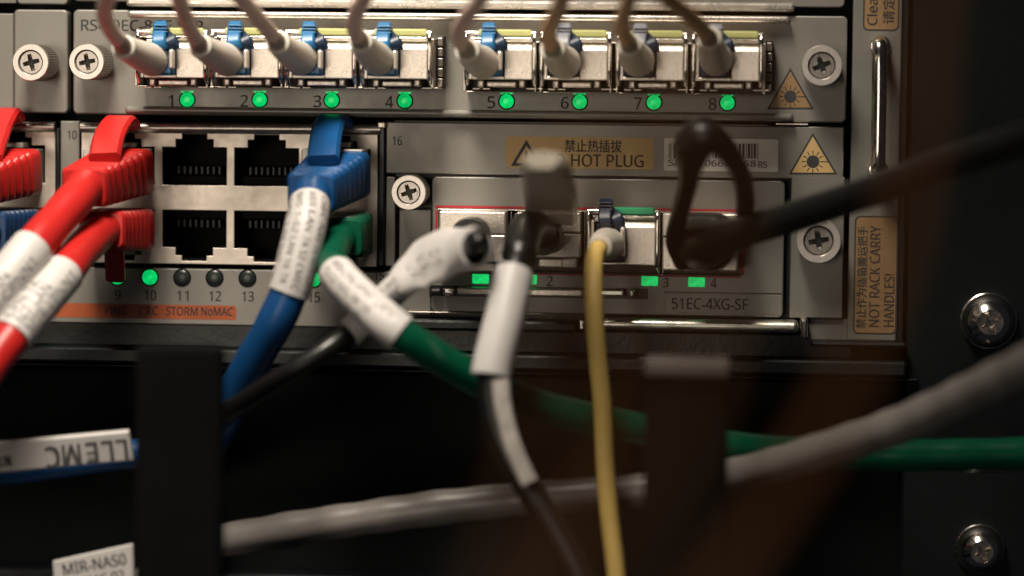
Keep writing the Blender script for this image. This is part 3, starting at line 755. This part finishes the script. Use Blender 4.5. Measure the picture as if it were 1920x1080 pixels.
rj45('blue ethernet cable with a white printed sleeve in the socket marked sixteen', BLUE, (634, 312), (584, 362, 30), True,
     [(606, 300, 22), (609, 268, 16), (615, 240, 10), (624, 224, 5), (634, 232, 1)],
     [(581, 382, 34), (574, 420, 38), (560, 480, 40), (543, 545, 41), (512, 612, 41), (476, 674, 39), (440, 740, 36), (405, 810, 32), (384, 852, 14), (376, 870, -18)], .0033, ex=(636, 326), w=(11.8, 9),
     sleeves=[([(581, 384, 34.2), (574, 420, 38), (560, 480, 40), (542, 548, 41)], ['CMEC-NAS 16 MIR-LAN', 'MIR LAN 7A S2 CMEC', 'NAS 1-S2 LAN 16 7A', 'CMEC 1-04 NAS'], .0012, 1)])
rj45('green ethernet cable with white sleeve in the socket marked fifteen', GREEN, (634, 430), (636, 446, 25), False, [(655, 474, 14), (653, 490, 10), (652, 500, 7)],
     [(626, 468, 33), (624, 494, 40), (640, 524, 47), (690, 572, 54), (752, 625, 58), (840, 682, 54), (950, 738, 48), (1060, 775, 43), (1190, 803, 38), (1290, 826, 34), (1400, 842, 32), (1560, 851, 30), (1750, 853, 30), (1940, 850, 30), (2100, 846, 30), (2500, 832, 34)], .0029, w=(11.6, 9), ex=(640, 438),
     sleeves=[([(628, 513, 45), (690, 572, 54), (750, 624, 58)], ['MIR-CPN-VPN1 LAN', '15-S2 NAS 04 1A', 'CPN LAN 7A 10'], .0014, 1)])

# ------------------------------------------------------------------ cable manager with fingers
cm = thing('cable_manager', 'black cable manager with two upright fingers below the router', 'cable manager', pp(820, 1150, 0))
def finger(x0, x1, y0, m_, tip=False):
    xa, xb = pp(x0, 850, 90).x, pp(x1, 850, 90).x; zt = pp((x0+x1)/2, y0, 90).z
    m = MB(); m.box(xa, xb, -.0865, -.090, zt-.09, zt); m.box(xa+.003, xb-.003, .02, -.0864, zt-.074, zt-.062)
    f = ob('finger', m, FINGER, cm, bevel=1.2, seg=3)
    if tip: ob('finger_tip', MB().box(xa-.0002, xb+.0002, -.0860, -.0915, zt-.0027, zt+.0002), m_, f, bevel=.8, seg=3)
finger(250, 417, 648, FINGER)
finger(1206, 1366, 674, mat('highlight_tip', (.15, .125, .11), .4, 0, .3, 600, .3, 200), True)  # pale added lip paints a highlight along this finger's top
ob('lower_rail', MB().pbox(-700, 1076, 1696, 1180, -19.8, -12), BLACKC, cm, bevel=.5)
ob('base_plate', MB().pbox(-700, 700, 1698, 1700, -24, -20), BLACKM, cm)

# ------------------------------------------------------------------ loose cables below
gc = thing('network_cable', 'light grey cable passing behind the fingers and rising to the right', 'cable', pp(800, 990, 36))
P = spline([(296, 1034, -18), (304, 1033, 10), (336, 1028, 31), (440, 1010, 35), (600, 984, 37), (800, 955, 38), (1000, 934, 38), (1190, 921, 38), (1290, 910, 40), (1400, 886, 46), (1540, 846, 56), (1680, 800, 68), (1800, 746, 80), (1930, 682, 94), (2100, 590, 110), (2500, 360, 150)], 24)
ob('cable_jacket', MB().tube(P, twist(P, .0031), 20), GREYC, gc, smooth=True)
bc = thing('network_cable', 'blue cable carrying an upside-down handwritten white flag label', 'cable', pp(120, 865, 36))
P = spline([(-600, 950, 48), (-220, 908, 44), (-60, 890, 42), (60, 876, 40), (180, 860, 38), (300, 845, 32), (336, 842, 12), (344, 842, -18)], 8)
ob('cable_jacket', MB().tube(P, .0026, 18), BLUE, bc, smooth=True)
A, B = pp(-60, 862, 46), pp(246, 834, 46)
m = MB(); P = [A.lerp(B, i/12) for i in range(13)]
m.ribbon(P, .0056, .0012, Vector((0, -.2, 1)))
fl = ob('flag_label', m, LABEL, bc, smooth=False)
for s_, px, py, w_, h_ in (('C', 98, 857, 27, 40), ('M', 134, 853, 34, 40), ('E', 172, 849, 22, 40), ('L', 201, 846, 21, 40), ('L', 228, 843, 21, 40)):
    text('handwriting', s_, px, py, w_, h_, 46.85, INK, fl, 180+6)
text('handwriting', 'N7', 8, 864, 22, 20, 46.95, INK, fl, 186)
nc = thing('network_cable', 'grey cable with a white printed storage tag at the bottom edge', 'cable', pp(120, 1100, 40))
P = spline([(-500, 1290, 50), (-100, 1180, 44), (80, 1130, 42), (270, 1090, 38), (326, 1078, 14), (334, 1076, -18)], 8)
ob('cable_jacket', MB().tube(P, .0026, 18), GREYC, nc, smooth=True)
a0, a1, a2, a3 = pp(98, 1052, 48), pp(249, 1019, 48), pp(252, 1120, 48), pp(104, 1150, 48)
tg = ob('tag', MB().prism([(p.x, p.z) for p in (a0, a1, a2, a3)], 47.2, 48), LABEL, nc, bevel=.3)
text('lettering', 'MIR-NAS0', 177, 1058, 124, 22, 48.05, INK, tg, 11.5)
text('lettering', 'MMC-02', 190, 1085, 90, 18, 48.05, INK, tg, 11.5)
# two fibres hanging well in front of the equipment, strongly out of focus
for lab, ctrl, r in (('orange fibre hanging blurred in front of the rack rail', [(1760, -260, 306), (1742, 40, 308), (1722, 240, 310), (1690, 430, 312), (1630, 610, 314), (1545, 800, 316), (1440, 960, 318), (1330, 1110, 320), (1200, 1280, 322)], .0010),
                     ('orange fibre hanging blurred in front of the black strap loop', [(1350, -360, 366), (1338, 40, 368), (1330, 250, 370), (1320, 450, 372), (1300, 620, 374), (1250, 800, 376), (1160, 960, 378), (1050, 1120, 380), (920, 1320, 382)], .00075),
                     ('orange fibre hanging blurred in front of the yellow cable', [(1190, -360, 366), (1180, 40, 368), (1140, 250, 370), (1100, 450, 372), (1070, 620, 374), (1046, 800, 376), (1010, 960, 378), (960, 1120, 380), (880, 1320, 382)], .0006)):
    t = thing('loose_fibre', lab, 'fibre cable', pp(*ctrl[4]), 'loose fibres in front')
    ob('fibre_jacket', MB().tube(spline(ctrl, 8), r, 14), ORANGE, t, smooth=True)

# ------------------------------------------------------------------ rack screws
def rack_screw(px, py, r, lab):
    c = pp(px, py, 4); R = mm(r)
    t = thing('rack_screw', lab, 'screw', (c.x, .002, c.z), 'chrome screws of the rack rail')
    ob('washer', MB().lathe(c, [(R*1.05, -2), (R*1.05, -1.0), (R*.98, -.7)], 44), CHROME, t, smooth=True)
    n = 9; prof = [(R*math.cos(i/n*1.08), -.7+4.2*math.sin(i/n*1.08)/math.sin(1.08)) for i in range(n+1)]
    ob('domed_head', MB().lathe(c, prof, 48, cap=False), CHROME, t, smooth=True)
    ob('cross_recess', cross_disc(c, prof[-1][0]*1.01, 3.48, R*.10, R*.40, 1.8), CHROME, t)
rack_screw(1858, 605, 50, 'chrome cross-head rack screw beside the carry-handle warning sticker')
rack_screw(1842, 1036, 44, 'chrome cross-head rack screw low on the rail beneath the grey cable')
